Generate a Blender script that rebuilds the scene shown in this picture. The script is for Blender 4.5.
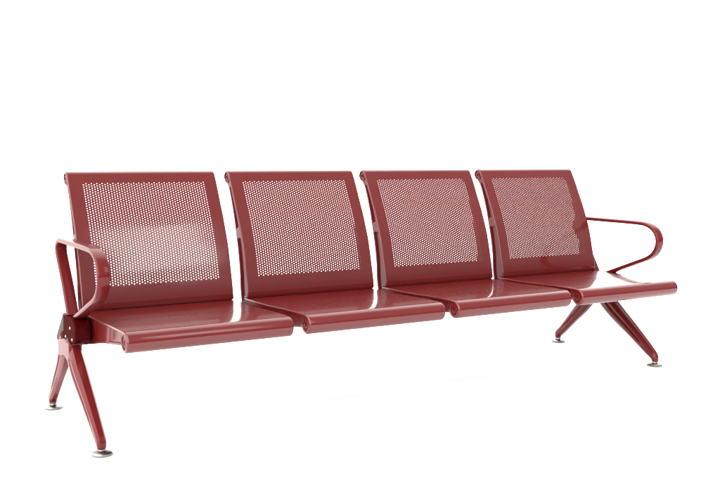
import bpy, bmesh, math
from mathutils import Vector, Matrix

# ------------------------------------------------------------------ scene, camera, light
S = bpy.context.scene
for o in list(bpy.data.objects):
    bpy.data.objects.remove(o)

cam = bpy.data.cameras.new("camera")
cam.sensor_width = 36.0
cam.lens = 47.4
cam.clip_start = 0.05
cam.clip_end = 2000
co = bpy.data.objects.new("camera", cam)
S.collection.objects.link(co)
CR = Vector((0.8550531849940947, -0.5185042867919305, 0.006111907218373017))
CU = Vector((0.04264990606940344, 0.08207000023842513, 0.9957135635177098))
CB = Vector((-0.5167833553276707, -0.8511273815588689, 0.09228837422459038))
m = Matrix((CR, CU, CB)).transposed().to_4x4()
m.translation = Vector((-0.8015742, -2.9165019, 0.8943452))
co.matrix_world = m
S.camera = co

S.view_settings.view_transform = 'Standard'
S.view_settings.look = 'None'
S.view_settings.exposure = 0.0
S.view_settings.gamma = 1.0
S.cycles.use_denoising = True
S.cycles.max_bounces = 10
S.cycles.caustics_reflective = False
S.cycles.caustics_refractive = False

# photo studio: a bright white sweep behind the bench, a dimmer room on the camera side
world = bpy.data.worlds.new("World")
S.world = world
world.use_nodes = True
wn, wl = world.node_tree.nodes, world.node_tree.links
wn.clear()
tc = wn.new('ShaderNodeTexCoord')
sp = wn.new('ShaderNodeSeparateXYZ')
wl.new(tc.outputs['Generated'], sp.inputs[0])
mr = wn.new('ShaderNodeMapRange')
mr.interpolation_type = 'SMOOTHSTEP'
mr.inputs['From Min'].default_value = -0.10
mr.inputs['From Max'].default_value = 0.22
mr.inputs['To Max'].default_value = 3.85
wl.new(sp.outputs['Y'], mr.inputs['Value'])
fr = wn.new('ShaderNodeMapRange')          # camera side: dark low down, grey walls and ceiling above
fr.interpolation_type = 'SMOOTHSTEP'
fr.inputs['From Min'].default_value = 0.02
fr.inputs['From Max'].default_value = 0.30
fr.inputs['To Min'].default_value = 0.05
fr.inputs['To Max'].default_value = 1.0
wl.new(sp.outputs['Z'], fr.inputs['Value'])
lx = wn.new('ShaderNodeMapRange')          # bright sector added front left to wash out the bench's floor shadow
lx.interpolation_type = 'SMOOTHSTEP'
lx.inputs['From Min'].default_value = 0.02
lx.inputs['From Max'].default_value = -0.35
wl.new(sp.outputs['X'], lx.inputs['Value'])
lz = wn.new('ShaderNodeMapRange')
lz.interpolation_type = 'SMOOTHSTEP'
lz.inputs['From Min'].default_value = 0.0
lz.inputs['From Max'].default_value = 0.12
lz.inputs['To Max'].default_value = 6.5
wl.new(sp.outputs['Z'], lz.inputs['Value'])
lm = wn.new('ShaderNodeMath')
lm.operation = 'MULTIPLY_ADD'
wl.new(lx.outputs[0], lm.inputs[0])
wl.new(lz.outputs[0], lm.inputs[1])
wl.new(fr.outputs[0], lm.inputs[2])
wl.new(lm.outputs[0], mr.inputs['To Min'])
bg = wn.new('ShaderNodeBackground')
bg.inputs['Color'].default_value = (1.0, 0.995, 0.985, 1)
wl.new(mr.outputs[0], bg.inputs['Strength'])
wo = wn.new('ShaderNodeOutputWorld')
wl.new(bg.outputs[0], wo.inputs[0])


def area(name, loc, target, sx, sy, power, col=(1, 1, 1)):
    l = bpy.data.lights.new(name, 'AREA')
    l.shape = 'RECTANGLE'
    l.size, l.size_y, l.energy, l.color = sx, sy, power, col
    o = bpy.data.objects.new(name, l)
    S.collection.objects.link(o)
    o.location = loc
    o.rotation_euler = (Vector(target) - Vector(loc)).to_track_quat('-Z', 'Y').to_euler()
    return o


area("softbox", (1.75, -3.4, 2.75), (1.1, 0.1, 0.5), 0.8, 1.7, 24, (1.0, 0.97, 0.93))

# ------------------------------------------------------------------ materials


def new_mat(name):
    mt = bpy.data.materials.new(name)
    mt.use_nodes = True
    n, l = mt.node_tree.nodes, mt.node_tree.links
    return mt, n, l, n['Principled BSDF']


def paint(name, col, rough=0.38, coat=1.0, coat_r=0.09, bump=0.05, spec=0.08):
    mt, n, l, b = new_mat(name)
    t = n.new('ShaderNodeTexCoord')
    nz = n.new('ShaderNodeTexNoise')
    nz.inputs['Scale'].default_value = 14
    nz.inputs['Detail'].default_value = 4
    l.new(t.outputs['Object'], nz.inputs['Vector'])
    rp = n.new('ShaderNodeMapRange')
    rp.inputs['To Min'].default_value = rough - 0.05
    rp.inputs['To Max'].default_value = rough + 0.06
    l.new(nz.outputs['Fac'], rp.inputs['Value'])
    l.new(rp.outputs[0], b.inputs['Roughness'])
    mx = n.new('ShaderNodeMix')
    mx.data_type = 'RGBA'
    mx.inputs[6].default_value = (col[0] * .93, col[1] * .9, col[2] * .9, 1)
    mx.inputs[7].default_value = (col[0] * 1.07, col[1] * 1.1, col[2] * 1.1, 1)
    l.new(nz.outputs['Fac'], mx.inputs[0])
    l.new(mx.outputs[2], b.inputs['Base Color'])
    # faint orange-peel of powder coat
    op = n.new('ShaderNodeTexNoise')
    op.inputs['Scale'].default_value = 260
    op.inputs['Detail'].default_value = 1
    l.new(t.outputs['Object'], op.inputs['Vector'])
    bp = n.new('ShaderNodeBump')
    bp.inputs['Strength'].default_value = bump
    bp.inputs['Distance'].default_value = 0.0006
    l.new(op.outputs['Fac'], bp.inputs['Height'])
    l.new(bp.outputs[0], b.inputs['Normal'])
    l.new(bp.outputs[0], b.inputs['Coat Normal'])
    b.inputs['Specular IOR Level'].default_value = spec
    b.inputs['Coat Weight'].default_value = coat
    sm = n.new('ShaderNodeTexNoise')
    sm.inputs['Scale'].default_value = 5
    sm.inputs['Detail'].default_value = 6
    l.new(t.outputs['Object'], sm.inputs['Vector'])
    cr = n.new('ShaderNodeMapRange')
    cr.inputs['From Min'].default_value = 0.35
    cr.inputs['From Max'].default_value = 0.7
    cr.inputs['To Min'].default_value = coat_r - 0.03
    cr.inputs['To Max'].default_value = coat_r + 0.06
    l.new(sm.outputs['Fac'], cr.inputs['Value'])
    l.new(cr.outputs[0], b.inputs['Coat Roughness'])
    return mt


RED = paint("red_enamel", (0.080, 0.0050, 0.0050), coat=0.72, bump=0.012)
REDC = paint("red_cast_enamel", (0.076, 0.0042, 0.0044), rough=0.44, coat=0.32, coat_r=0.10, bump=0.05)

CHROME, n, l, b = new_mat("chrome")
b.inputs['Base Color'].default_value = (0.25, 0.243, 0.225, 1)
b.inputs['Metallic'].default_value = 1
nz = n.new('ShaderNodeTexNoise'); nz.inputs['Scale'].default_value = 60
rp = n.new('ShaderNodeMapRange'); rp.inputs['To Min'].default_value = .22; rp.inputs['To Max'].default_value = .36
l.new(nz.outputs['Fac'], rp.inputs['Value']); l.new(rp.outputs[0], b.inputs['Roughness'])

MAROON = paint("dark_maroon_casting", (0.026, 0.0008, 0.0012), rough=0.5, coat=0.03, coat_r=0.15, spec=0.0)

GREY, n, l, b = new_mat("grey_plastic")
nz = n.new('ShaderNodeTexNoise'); nz.inputs['Scale'].default_value = 90
mx = n.new('ShaderNodeMix'); mx.data_type = 'RGBA'
mx.inputs[6].default_value = (0.022, 0.019, 0.015, 1); mx.inputs[7].default_value = (0.036, 0.031, 0.025, 1)
l.new(nz.outputs['Fac'], mx.inputs[0]); l.new(mx.outputs[2], b.inputs['Base Color'])
b.inputs['Roughness'].default_value = 0.6
b.inputs['Specular IOR Level'].default_value = 0.12

FLOOR, n, l, b = new_mat("white_studio_floor")
nz = n.new('ShaderNodeTexNoise'); nz.inputs['Scale'].default_value = 3
mx = n.new('ShaderNodeMix'); mx.data_type = 'RGBA'
mx.inputs[6].default_value = (0.93, 0.93, 0.93, 1); mx.inputs[7].default_value = (0.95, 0.95, 0.945, 1)
l.new(nz.outputs['Fac'], mx.inputs[0]); l.new(mx.outputs[2], b.inputs['Base Color'])
b.inputs['Roughness'].default_value = 0.9
b.inputs['Specular IOR Level'].default_value = 0.1

# ------------------------------------------------------------------ helpers
ALL = {}


def make_mesh(name, verts, faces, mat, angle=35, bevel=0, seg=2):
    me = bpy.data.meshes.new(name)
    me.from_pydata([tuple(v) for v in verts], [], faces)
    bm = bmesh.new(); bm.from_mesh(me)
    bmesh.ops.recalc_face_normals(bm, faces=bm.faces)
    bm.to_mesh(me); bm.free()
    me.materials.append(mat)
    me.shade_smooth()
    me.set_sharp_from_angle(angle=math.radians(angle))
    return me


def link(name, me, parent, loc=(0, 0, 0), bevel=0, seg=2):
    o = bpy.data.objects.new(name, me)
    S.collection.objects.link(o)
    if parent is not None:
        o.parent = parent
    o.location = loc
    if bevel:
        bv = o.modifiers.new("bevel", 'BEVEL')
        bv.width = bevel; bv.segments = seg; bv.limit_method = 'ANGLE'
        bv.angle_limit = math.radians(30)
        bv.harden_normals = False
    return o


def catmull(pts, step):
    """dense catmull-rom polyline resampled at about `step`"""
    P = [Vector(p) for p in pts]
    P = [P[0] * 2 - P[1]] + P + [P[-1] * 2 - P[-2]]
    out = []
    for i in range(1, len(P) - 2):
        for k in range(24):
            t = k / 24
            a, b_, c, d = P[i - 1], P[i], P[i + 1], P[i + 2]
            out.append(0.5 * ((2 * b_) + (c - a) * t + (2 * a - 5 * b_ + 4 * c - d) * t * t + (3 * b_ - a - 3 * c + d) * t ** 3))
    out.append(P[-2])
    return resample(out, step)


def resample(out, step):
    L = [0]
    for i in range(1, len(out)):
        L.append(L[-1] + (out[i] - out[i - 1]).length)
    n = max(2, round(L[-1] / step))
    res, j = [], 0
    for k in range(n + 1):
        s = L[-1] * k / n
        while j < len(L) - 2 and L[j + 1] < s:
            j += 1
        f = (s - L[j]) / max(1e-12, L[j + 1] - L[j])
        res.append(out[j].lerp(out[j + 1], f))
    return res


def mirror(verts):
    return [Vector((-v[0], v[1], v[2])) for v in verts]


# ------------------------------------------------------------------ dimensions
W, PITCH, N = 0.527, 0.58, 4
LEN = PITCH * (N - 1) + W
T = 0.0022


def arc(cy, cz, r, a0, sweep, step):
    n = max(4, int(abs(math.radians(sweep)) * r / step))
    return [Vector((cy + r * math.cos(math.radians(a0 + sweep * k / n)), cz + r * math.sin(math.radians(a0 + sweep * k / n)))) for k in range(1, n + 1)]


class Profile:
    """a sheet bent in the YZ plane; side = sign of the outer normal"""

    def __init__(self, pts, side, roll_from, e_flat=0.004, e_roll=0.008):
        self.p, self.side = pts, side
        self.s = [0]
        for i in range(1, len(pts)):
            self.s.append(self.s[-1] + (pts[i] - pts[i - 1]).length)
        self.roll, self.ef, self.er = roll_from, e_flat, e_roll

    def at(self, s):
        s = min(max(s, 0), self.s[-1])
        lo, hi = 0, len(self.s) - 2
        while lo < hi:
            mid = (lo + hi + 1) // 2
            if self.s[mid] <= s: lo = mid
            else: hi = mid - 1
        i = lo
        f = (s - self.s[i]) / (self.s[i + 1] - self.s[i])
        p = self.p[i].lerp(self.p[i + 1], f)

        def tan(k):
            a, b_ = self.p[max(0, k - 1)], self.p[min(len(self.p) - 1, k + 1)]
            return (b_ - a).normalized()
        t = tan(i).lerp(tan(i + 1), f).normalized()
        nrm = Vector((-t[1], t[0])) * self.side
        return p, nrm

    def pos(self, u, s, depth):
        p, nrm = self.at(s)
        k = min(1, max(0, (s - self.roll) / 0.03))
        e = self.ef + (self.er - self.ef) * k
        x = min(u, W - u)
        d = 0
        if x < e:
            d = (e - math.sqrt(max(0, e * e - (e - x) ** 2))) * 0.8
        q = p - nrm * (depth + d)
        return Vector((u, q[0], q[1]))


UE = [0, 0.0004, 0.0012, 0.0025, 0.004, 0.006, 0.008]


def sheet(prof, name, field=None):
    """sheet metal panel; field = (u0, s0, ncol, nrow, dx, dy, r) : drilled block"""
    smax = prof.s[-1]
    verts, keys, faces = [], {}, []

    def v(u, s, lay, tag=0):
        k = (round(u * 1e6), round(s * 1e6), lay, tag)
        if k not in keys:
            keys[k] = len(verts)
            verts.append(prof.pos(u, s, T * lay))
        return keys[k]

    def face(us, tag=0):
        for lay in (0, 1):
            ids = [v(a, b_, lay, tag) for a, b_ in us]
            faces.append(ids if lay == 0 else ids[::-1])
    if field:
        u0, s0, nc, nr, dx, dy, r = field
        u1, s1 = u0 + nc * dx, s0 + (nr + .5) * dy
        UL = UE + [(u0 + .008) / 2]
        us = UL + [u0 + k * dx / 2 for k in range(2 * nc + 1)] + [W - x for x in UE[::-1]]
        ss = []
        n = int(s0 / 0.012)
        ss += [s0 * k / n for k in range(n)]
        ss += [s0 + k * dy / 2 for k in range(2 * nr + 2)]
        n = int((smax - s1) / 0.0028)
        ss += [s1 + (smax - s1) * k / n for k in range(1, n + 1)]
    else:
        u0 = u1 = s0 = s1 = None
        us = UE + [0.05, 0.15, W / 2, W - .15, W - .05] + [W - x for x in UE[::-1]]
        ss = list(prof.s)
    eps = 1e-7
    for i in range(len(us) - 1):
        for j in range(len(ss) - 1):
            if field and us[i] > u0 - eps and us[i + 1] < u1 + eps and ss[j] > s0 - eps and ss[j + 1] < s1 + eps:
                continue
            face([(us[i], ss[j]), (us[i + 1], ss[j]), (us[i + 1], ss[j + 1]), (us[i], ss[j + 1])])
    # rim all round
    ring = [(a, ss[0]) for a in us] + [(us[-1], b_) for b_ in ss[1:]] + [(a, ss[-1]) for a in us[-2::-1]] + [(us[0], b_) for b_ in ss[-2:0:-1]]
    for k in range(len(ring)):
        a, b_ = ring[k], ring[(k + 1) % len(ring)]
        faces.append([v(*a, 0), v(*a, 1), v(*b_, 1), v(*b_, 0)])
    if field:
        NC = 16
        for c in range(nc):
            off = dy / 2 if c % 2 else 0
            ua = u0 + c * dx
            um, ub = ua + dx / 2, ua + dx
            # half cell filler
            sa, sb = (s0, s0 + dy / 2) if off else (s1 - dy / 2, s1)
            face([(ua, sa), (um, sa), (um, sb), (ua, sb)])
            face([(um, sa), (ub, sa), (ub, sb), (um, sb)])
            for q in range(nr):
                sa = s0 + off + q * dy
                sm, sb = sa + dy / 2, sa + dy
                B = [(ub, sm), (ub, sb), (um, sb), (ua, sb), (ua, sm), (ua, sa), (um, sa), (ub, sa)]
                C = [(um + r * math.cos(2 * math.pi * k / NC), sm + r * math.sin(2 * math.pi * k / NC)) for k in range(NC)]
                for k in range(8):
                    b0, b1 = B[k], B[(k + 1) % 8]
                    c0, c1, c2 = C[2 * k], C[2 * k + 1], C[(2 * k + 2) % NC]
                    face([b0, c1, c0]); face([b0, b1, c1]); face([b1, c2, c1])
                for k in range(NC):
                    a, b_ = C[k], C[(k + 1) % NC]
                    faces.append([v(*a, 0, 1), v(*b_, 0, 1), v(*b_, 1, 1), v(*a, 1, 1)])
    me = bpy.data.meshes.new(name)
    me.from_pydata([tuple(x) for x in verts], [], faces)
    me.materials.append(RED)
    me.shade_smooth()
    me.set_sharp_from_angle(angle=math.radians(50))
    return me


# backrest sheet
bp_ = [Vector((.150, .3738)), Vector((.135, .3738)), Vector((.122, .3739)), Vector((.1185, .3755))] + catmull([(.1185, .3775), (.126, .42), (.136, .46), (.150, .515), (.163, .56), (.181, .605), (.205, .66), (.230, .708), (.258, .764), (.283, .8085)], 0.006)
roll_s = sum((bp_[i + 1] - bp_[i]).length for i in range(len(bp_) - 1))
TOPC, TOPR = (.3038, .7965), .024
bp_ += arc(TOPC[0], TOPC[1], TOPR, 150, -165, .0028)
back_prof = Profile(bp_, 1, roll_s - .015, e_roll=.005)
# seat sheet
sp_ = catmull([(.150, .3735), (.10, .3725), (.03, .3725), (-.06, .3745), (-.15, .3785), (-.23, .381), (-.285, .3815), (-.312, .381)], 0.01)
sroll = sum((sp_[i + 1] - sp_[i]).length for i in range(len(sp_) - 1))
FC, FR = (-.312, .350), .031
sp_ += arc(FC[0], FC[1], FR, 90, 290, .0028)
seat_prof = Profile(sp_, -1, sroll - .01)

DX, DY = .00905, .0086
NCOL = 48
NROW = 42
S0 = 0.105
seat_me = sheet(seat_prof, "seat")
back_me = sheet(back_prof, "backrest", ((W - NCOL * DX) / 2, S0, NCOL, NROW, DX, DY, .00195))

# side frame : I-section loft from top roll down the back and out under the seat
Fp = [(.292, .802), (.270, .767), (.2465, .727), (.2135, .668), (.1855, .606), (.1625, .538), (.1465, .465), (.134, .405), (.124, .370), (.08, .3685), (.02, .369), (-.1, .3725), (-.2, .3765), (-.27, .3775), (-.305, .374)]
Bp = [(.318, .785), (.291, .757), (.270, .715), (.247, .655), (.229, .595), (.211, .53), (.198, .46), (.192, .39), (.174, .320), (.158, .268), (.05, .281), (-.08, .307), (-.19, .323), (-.265, .333), (-.300, .336)]


def cat2(P, t):
    i = min(int(t), len(P) - 2)
    f = t - i
    g = lambda k: Vector(P[min(max(k, 0), len(P) - 1)])
    a, b_, c, d = g(i - 1), g(i), g(i + 1), g(i + 2)
    return 0.5 * ((2 * b_) + (c - a) * f + (2 * a - 5 * b_ + 4 * c - d) * f * f + (3 * b_ - a - 3 * c + d) * f ** 3)


POCK = [(1.0, 3.75), (4.25, 7.6), (10.1, 11.25), (11.5, 13.1)]


def pocket(t):
    d = 0
    for a, b_ in POCK:
        x = min(t - a, b_ - t)
        d = max(d, min(1, max(0, x / 0.12)))
    return d


def side_frame():
    verts, faces = [], []
    FX0, FX1 = .0045, .0225
    ts = [k * 0.06 for k in range(int(14 / 0.06) + 1)] + [14]
    NR = 12
    for t in ts:
        F, B_ = cat2(Fp, t), cat2(Bp, t)
        L = (B_ - F).length
        rim = min(.0065, L * .28) / L
        d = pocket(t) * .0072
        ring = [(0, FX0), (rim, FX0), (rim + .03, FX0 + d), (1 - rim - .03, FX0 + d), (1 - rim, FX0), (1, FX0),
                (1, FX1), (1 - rim, FX1), (1 - rim - .03, FX1 - d), (rim + .03, FX1 - d), (rim, FX1), (0, FX1)]
        for w, x in ring:
            q = F.lerp(B_, w)
            verts.append(Vector((x, q[0], q[1])))
    for k in range(len(ts) - 1):
        for j in range(NR):
            a, b_ = k * NR + j, k * NR + (j + 1) % NR
            faces.append([a, b_, b_ + NR, a + NR])
    faces.append(list(range(NR)))
    faces.append([(len(ts) - 1) * NR + j for j in range(NR)][::-1])
    return verts, faces


fv, ff = side_frame()
frame_l = make_mesh("side_frame", fv, ff, REDC, 28)
frame_r = make_mesh("side_frame", mirror(fv), ff, REDC, 28)


def lathe(prof, n=32, axis='Z'):
    """prof list of (r, h)"""
    verts, faces = [], []
    for r, h in prof:
        for k in range(n):
            a = 2 * math.pi * k / n
            c, s = r * math.cos(a), r * math.sin(a)
            verts.append(Vector((c, s, h)) if axis == 'Z' else Vector((h, c, s)))
    for i in range(len(prof) - 1):
        for k in range(n):
            a, b_ = i * n + k, i * n + (k + 1) % n
            faces.append([a, b_, b_ + n, a + n])
    faces.append(list(range(n)))
    faces.append([(len(prof) - 1) * n + k for k in range(n)][::-1])
    return verts, faces


def plug(R, name):
    # outer face towards -X, dished disc with a raised ring and bolt boss
    pr = [(R, .022), (R, .0035), (R * .95, .0015), (R * .82, .0012), (R * .76, .0040), (R * .50, .0045), (R * .46, .0025), (R * .38, .0015), (R * .28, .0015), (R * .24, .0050), (.0005, .0052)]
    v_, f_ = lathe(pr, 36, 'X')
    return make_mesh(name, v_, f_, REDC, 35), make_mesh(name, mirror(v_), f_, REDC, 35)


plugF = plug(FR - T - .0006, "end_plug")
plugT = plug(TOPR - T - .0006, "end_plug")

# ------------------------------------------------------------------ the bench
BX = LEN / 2
bench = bpy.data.objects.new("waiting_bench", None)
S.collection.objects.link(bench)
bench.location = (BX, 0, 0)
bench.empty_display_size = .2
bench["label"] = "glossy dark red four-seat metal waiting bench with perforated backrests and loop armrests"
bench["category"] = "bench"

for i in range(N):
    x0 = i * PITCH - BX
    st = link("seat", seat_me, bench, (x0, 0, 0))
    for side in (0, 1):
        link("end_plug", plugF[side], st, (0 if side == 0 else W, FC[0], FC[1]))
    bk = link("backrest", back_me, bench, (x0, 0, 0))
    for side in (0, 1):
        link("end_plug", plugT[side], bk, (0 if side == 0 else W, TOPC[0], TOPC[1]))
    link("side_frame", frame_l, bench, (x0, 0, 0))
    link("side_frame", frame_r, bench, (x0 + W, 0, 0))


def prism(poly, xa, xb):
    n_ = len(poly)
    v_ = [Vector((xa, *p)) for p in poly] + [Vector((xb, *p)) for p in poly]
    f_ = [list(range(n_)), [n_ + k for k in range(n_)][::-1]] + [[k, (k + 1) % n_, n_ + (k + 1) % n_, n_ + k] for k in range(n_)]
    return v_, f_


# support beam under the seats
BEAM = [(.125, .338), (.132, .346), (.222, .350), (.236, .345), (.318, .272), (.318, .264), (.308, .260), (.130, .264), (.122, .272)]
v_, f_ = prism(BEAM, -BX - .018, BX + .018)
beam = link("support_beam", make_mesh("support_beam", v_, f_, REDC, 30), bench, (0, 0, 0), .003)

cyv, czv = .21, .305
CAP = [(cyv + (y - cyv) * 1.12, czv + (z - czv) * 1.22) for y, z in BEAM]
v_, f_ = prism(CAP, -.034, -.0165)
cap_l = make_mesh("beam_cap", v_, f_, GREY, 30)
cap_r = make_mesh("beam_cap", mirror(v_), f_, GREY, 30)

# leg: lofted casting along a path in YZ


def leg_mesh(path, xoff):
    """path: list of (y, z, half_x, half_n)"""
    P = [Vector(p) for p in path]
    verts, faces = [], []
    D = []
    for k in range(24 * (len(P) - 1) // 3 + 1):
        D.append(cat2([tuple(p) for p in P], k * 3 / 24))
    n_ = 14
    for k, q in enumerate(D):
        a_, b_ = D[max(0, k - 1)], D[min(len(D) - 1, k + 1)]
        t = Vector((b_[0] - a_[0], b_[1] - a_[1])).normalized()
        nr = Vector((-t[1], t[0]))
        a, b2 = q[2], q[3]
        fade = min(1, max(0, (q[1] - .07) / .04))
        g = .0045 * fade
        ring = [(-a, -.50 * b2), (-a, -.26 * b2), (-a + g, -.12 * b2), (-a + g, .12 * b2), (-a, .26 * b2), (-a, .5 * b2), (-.55 * a, b2), (.55 * a, b2),
                (a, .5 * b2), (a, .2 * b2), (a - g, 0), (a, -.2 * b2), (a, -.5 * b2), (.55 * a, -b2), (-.55 * a, -b2)]
        n_ = len(ring)
        for x, w in ring:
            verts.append(Vector((x + xoff, q[0] + nr[0] * w, q[1] + nr[1] * w)))
    for k in range(len(D) - 1):
        for j in range(n_):
            a, b_ = k * n_ + j, k * n_ + (j + 1) % n_
            faces.append([a, b_, b_ + n_, a + n_])
    faces.append(list(range(n_)))
    faces.append([(len(D) - 1) * n_ + j for j in range(n_)][::-1])
    return verts, faces


FY, RY = -.201, .385
LX = -.038
front_leg = [(.116, .286, .0195, .036), (.096, .258, .020, .037), (.028, .202, .0225, .034), (-.075, .131, .019, .027), (-.160, .069, .0155, .021), (FY + .008, .044, .0145, .0165), (FY, .030, .0135, .0135), (FY, .021, .0125, .0125)]
rear_leg = [(.168, .284, .0185, .038), (.188, .252, .0185, .038), (.226, .196, .017, .030), (.290, .131, .0155, .023), (.352, .068, .0145, .018), (RY - .006, .044, .0145, .0165), (RY, .030, .0135, .0135), (RY, .021, .0125, .0125)]

foot_prof = [(.0005, .036), (.0075, .036), (.0075, .0190), (.0120, .0185), (.0125, .0150), (.0160, .0142), (.0270, .0120), (.0315, .0100), (.0335, .0075), (.0325, .0040), (.0270, .0004), (.0250, 0), (.0005, 0)]
v_, f_ = lathe(foot_prof, 40)
foot_me = make_mesh("levelling_foot", v_, f_, CHROME, 40)

for sgn in (-1, 1):
    X = -BX + LX if sgn < 0 else BX - LX
    for path, yy in ((front_leg, FY), (rear_leg, RY)):
        v_, f_ = leg_mesh(path, 0)
        if sgn > 0:
            v_ = mirror(v_)
        lg = link("leg", make_mesh("leg", v_, f_, REDC, 30), bench, (X, 0, 0), .0022, 2)
        link("levelling_foot", foot_me, lg, (0, yy, 0.0))
    # hub that clamps the legs to the beam
    HUB = [(.066, .287), (.064, .255), (.070, .232), (.092, .224), (.118, .232), (.140, .236), (.160, .232), (.185, .224), (.207, .228), (.213, .250), (.204, .275), (.14, .290)]
    v_, f_ = prism(HUB, -.0212, .0212)
    link("leg_hub", make_mesh("leg_hub", v_, f_, REDC, 30), bench, (X, 0, 0), .004, 3)
    # armrest : flat band bent into a loop
    path = [(.108, .296), (.118, .325), (.152, .385), (.203, .465), (.255, .532), (.272, .560), (.268, .582), (.246, .5955), (.21, .598), (.05, .5985), (-.09, .5985), (-.150, .594), (-.194, .572), (-.214, .532), (-.202, .489), (-.168, .458), (-.10, .430), (-.02, .399), (.050, .372), (.082, .358), (.094, .342), (.096, .325), (.095, .305)]
    C = catmull(path, .006)
    verts, faces = [], []
    th, hw, r_ = .0075, .019, .0048
    ring = []
    for cx, cw, a0 in ((hw - r_, th - r_, 0), (-hw + r_, th - r_, 90), (-hw + r_, -th + r_, 180), (hw - r_, -th + r_, 270)):
        for k in range(4):
            a = math.radians(a0 + 30 * k)
            ring.append((cx + r_ * math.cos(a), cw + r_ * math.sin(a)))
    n_ = len(ring)
    for k, q in enumerate(C):
        t = (C[min(len(C) - 1, k + 1)] - C[max(0, k - 1)]).normalized()
        nr = Vector((-t[1], t[0]))
        for x, w in ring:
            verts.append(Vector((x, q[0] + nr[0] * w, q[1] + nr[1] * w)))
    for k in range(len(C) - 1):
        for j in range(n_):
            a, b_ = k * n_ + j, k * n_ + (j + 1) % n_
            faces.append([a, b_, b_ + n_, a + n_])
    faces.append(list(range(n_))); faces.append([(len(C) - 1) * n_ + j for j in range(n_)][::-1])
    arm = link("armrest", make_mesh("armrest", verts, faces, REDC, 50), bench, (X - .012 * sgn, 0, 0))
    # bracket plate at the foot of the armrest, with its screws
    BR = [(.150, .366), (.156, .300), (.146, .286), (.065, .284), (.025, .292), (.008, .305), (.006, .345), (.020, .362), (.06, .372), (.10, .366)]
    v_, f_ = prism(BR, -.016, .034)
    if sgn > 0: v_ = mirror(v_)
    br = link("armrest_bracket", make_mesh("armrest_bracket", v_, f_, MAROON, 30), bench, (X, 0, 0), .004, 3)
    sv, sf = lathe([(.0005, .0025), (.0032, .0025), (.0050, .0010), (.0050, -.004)], 20, 'X')
    for (y, z, dx_) in ((.062, .336, .016), (.118, .300, .016), (.040, .303, .016)):
        v_ = mirror(sv)
        vv = [Vector((v[0] - dx_, v[1], v[2])) for v in v_]
        if sgn > 0: vv = mirror(vv)
        link("screw", make_mesh("screw", vv, sf, CHROME, 35), br, (0, y, z))
    link("beam_cap", cap_l if sgn < 0 else cap_r, beam, (-BX if sgn < 0 else BX, 0, 0), .003)

# ------------------------------------------------------------------ the floor
v_ = [(-400, -4.6, 0), (400, -4.6, 0), (400, 400, 0), (-400, 400, 0)]
me = bpy.data.meshes.new("floor")
me.from_pydata(v_, [], [(0, 1, 2, 3)])
me.materials.append(FLOOR)
fl = link("floor", me, None)
fl["kind"] = "structure"
fl["label"] = "seamless bright white studio floor under the bench"
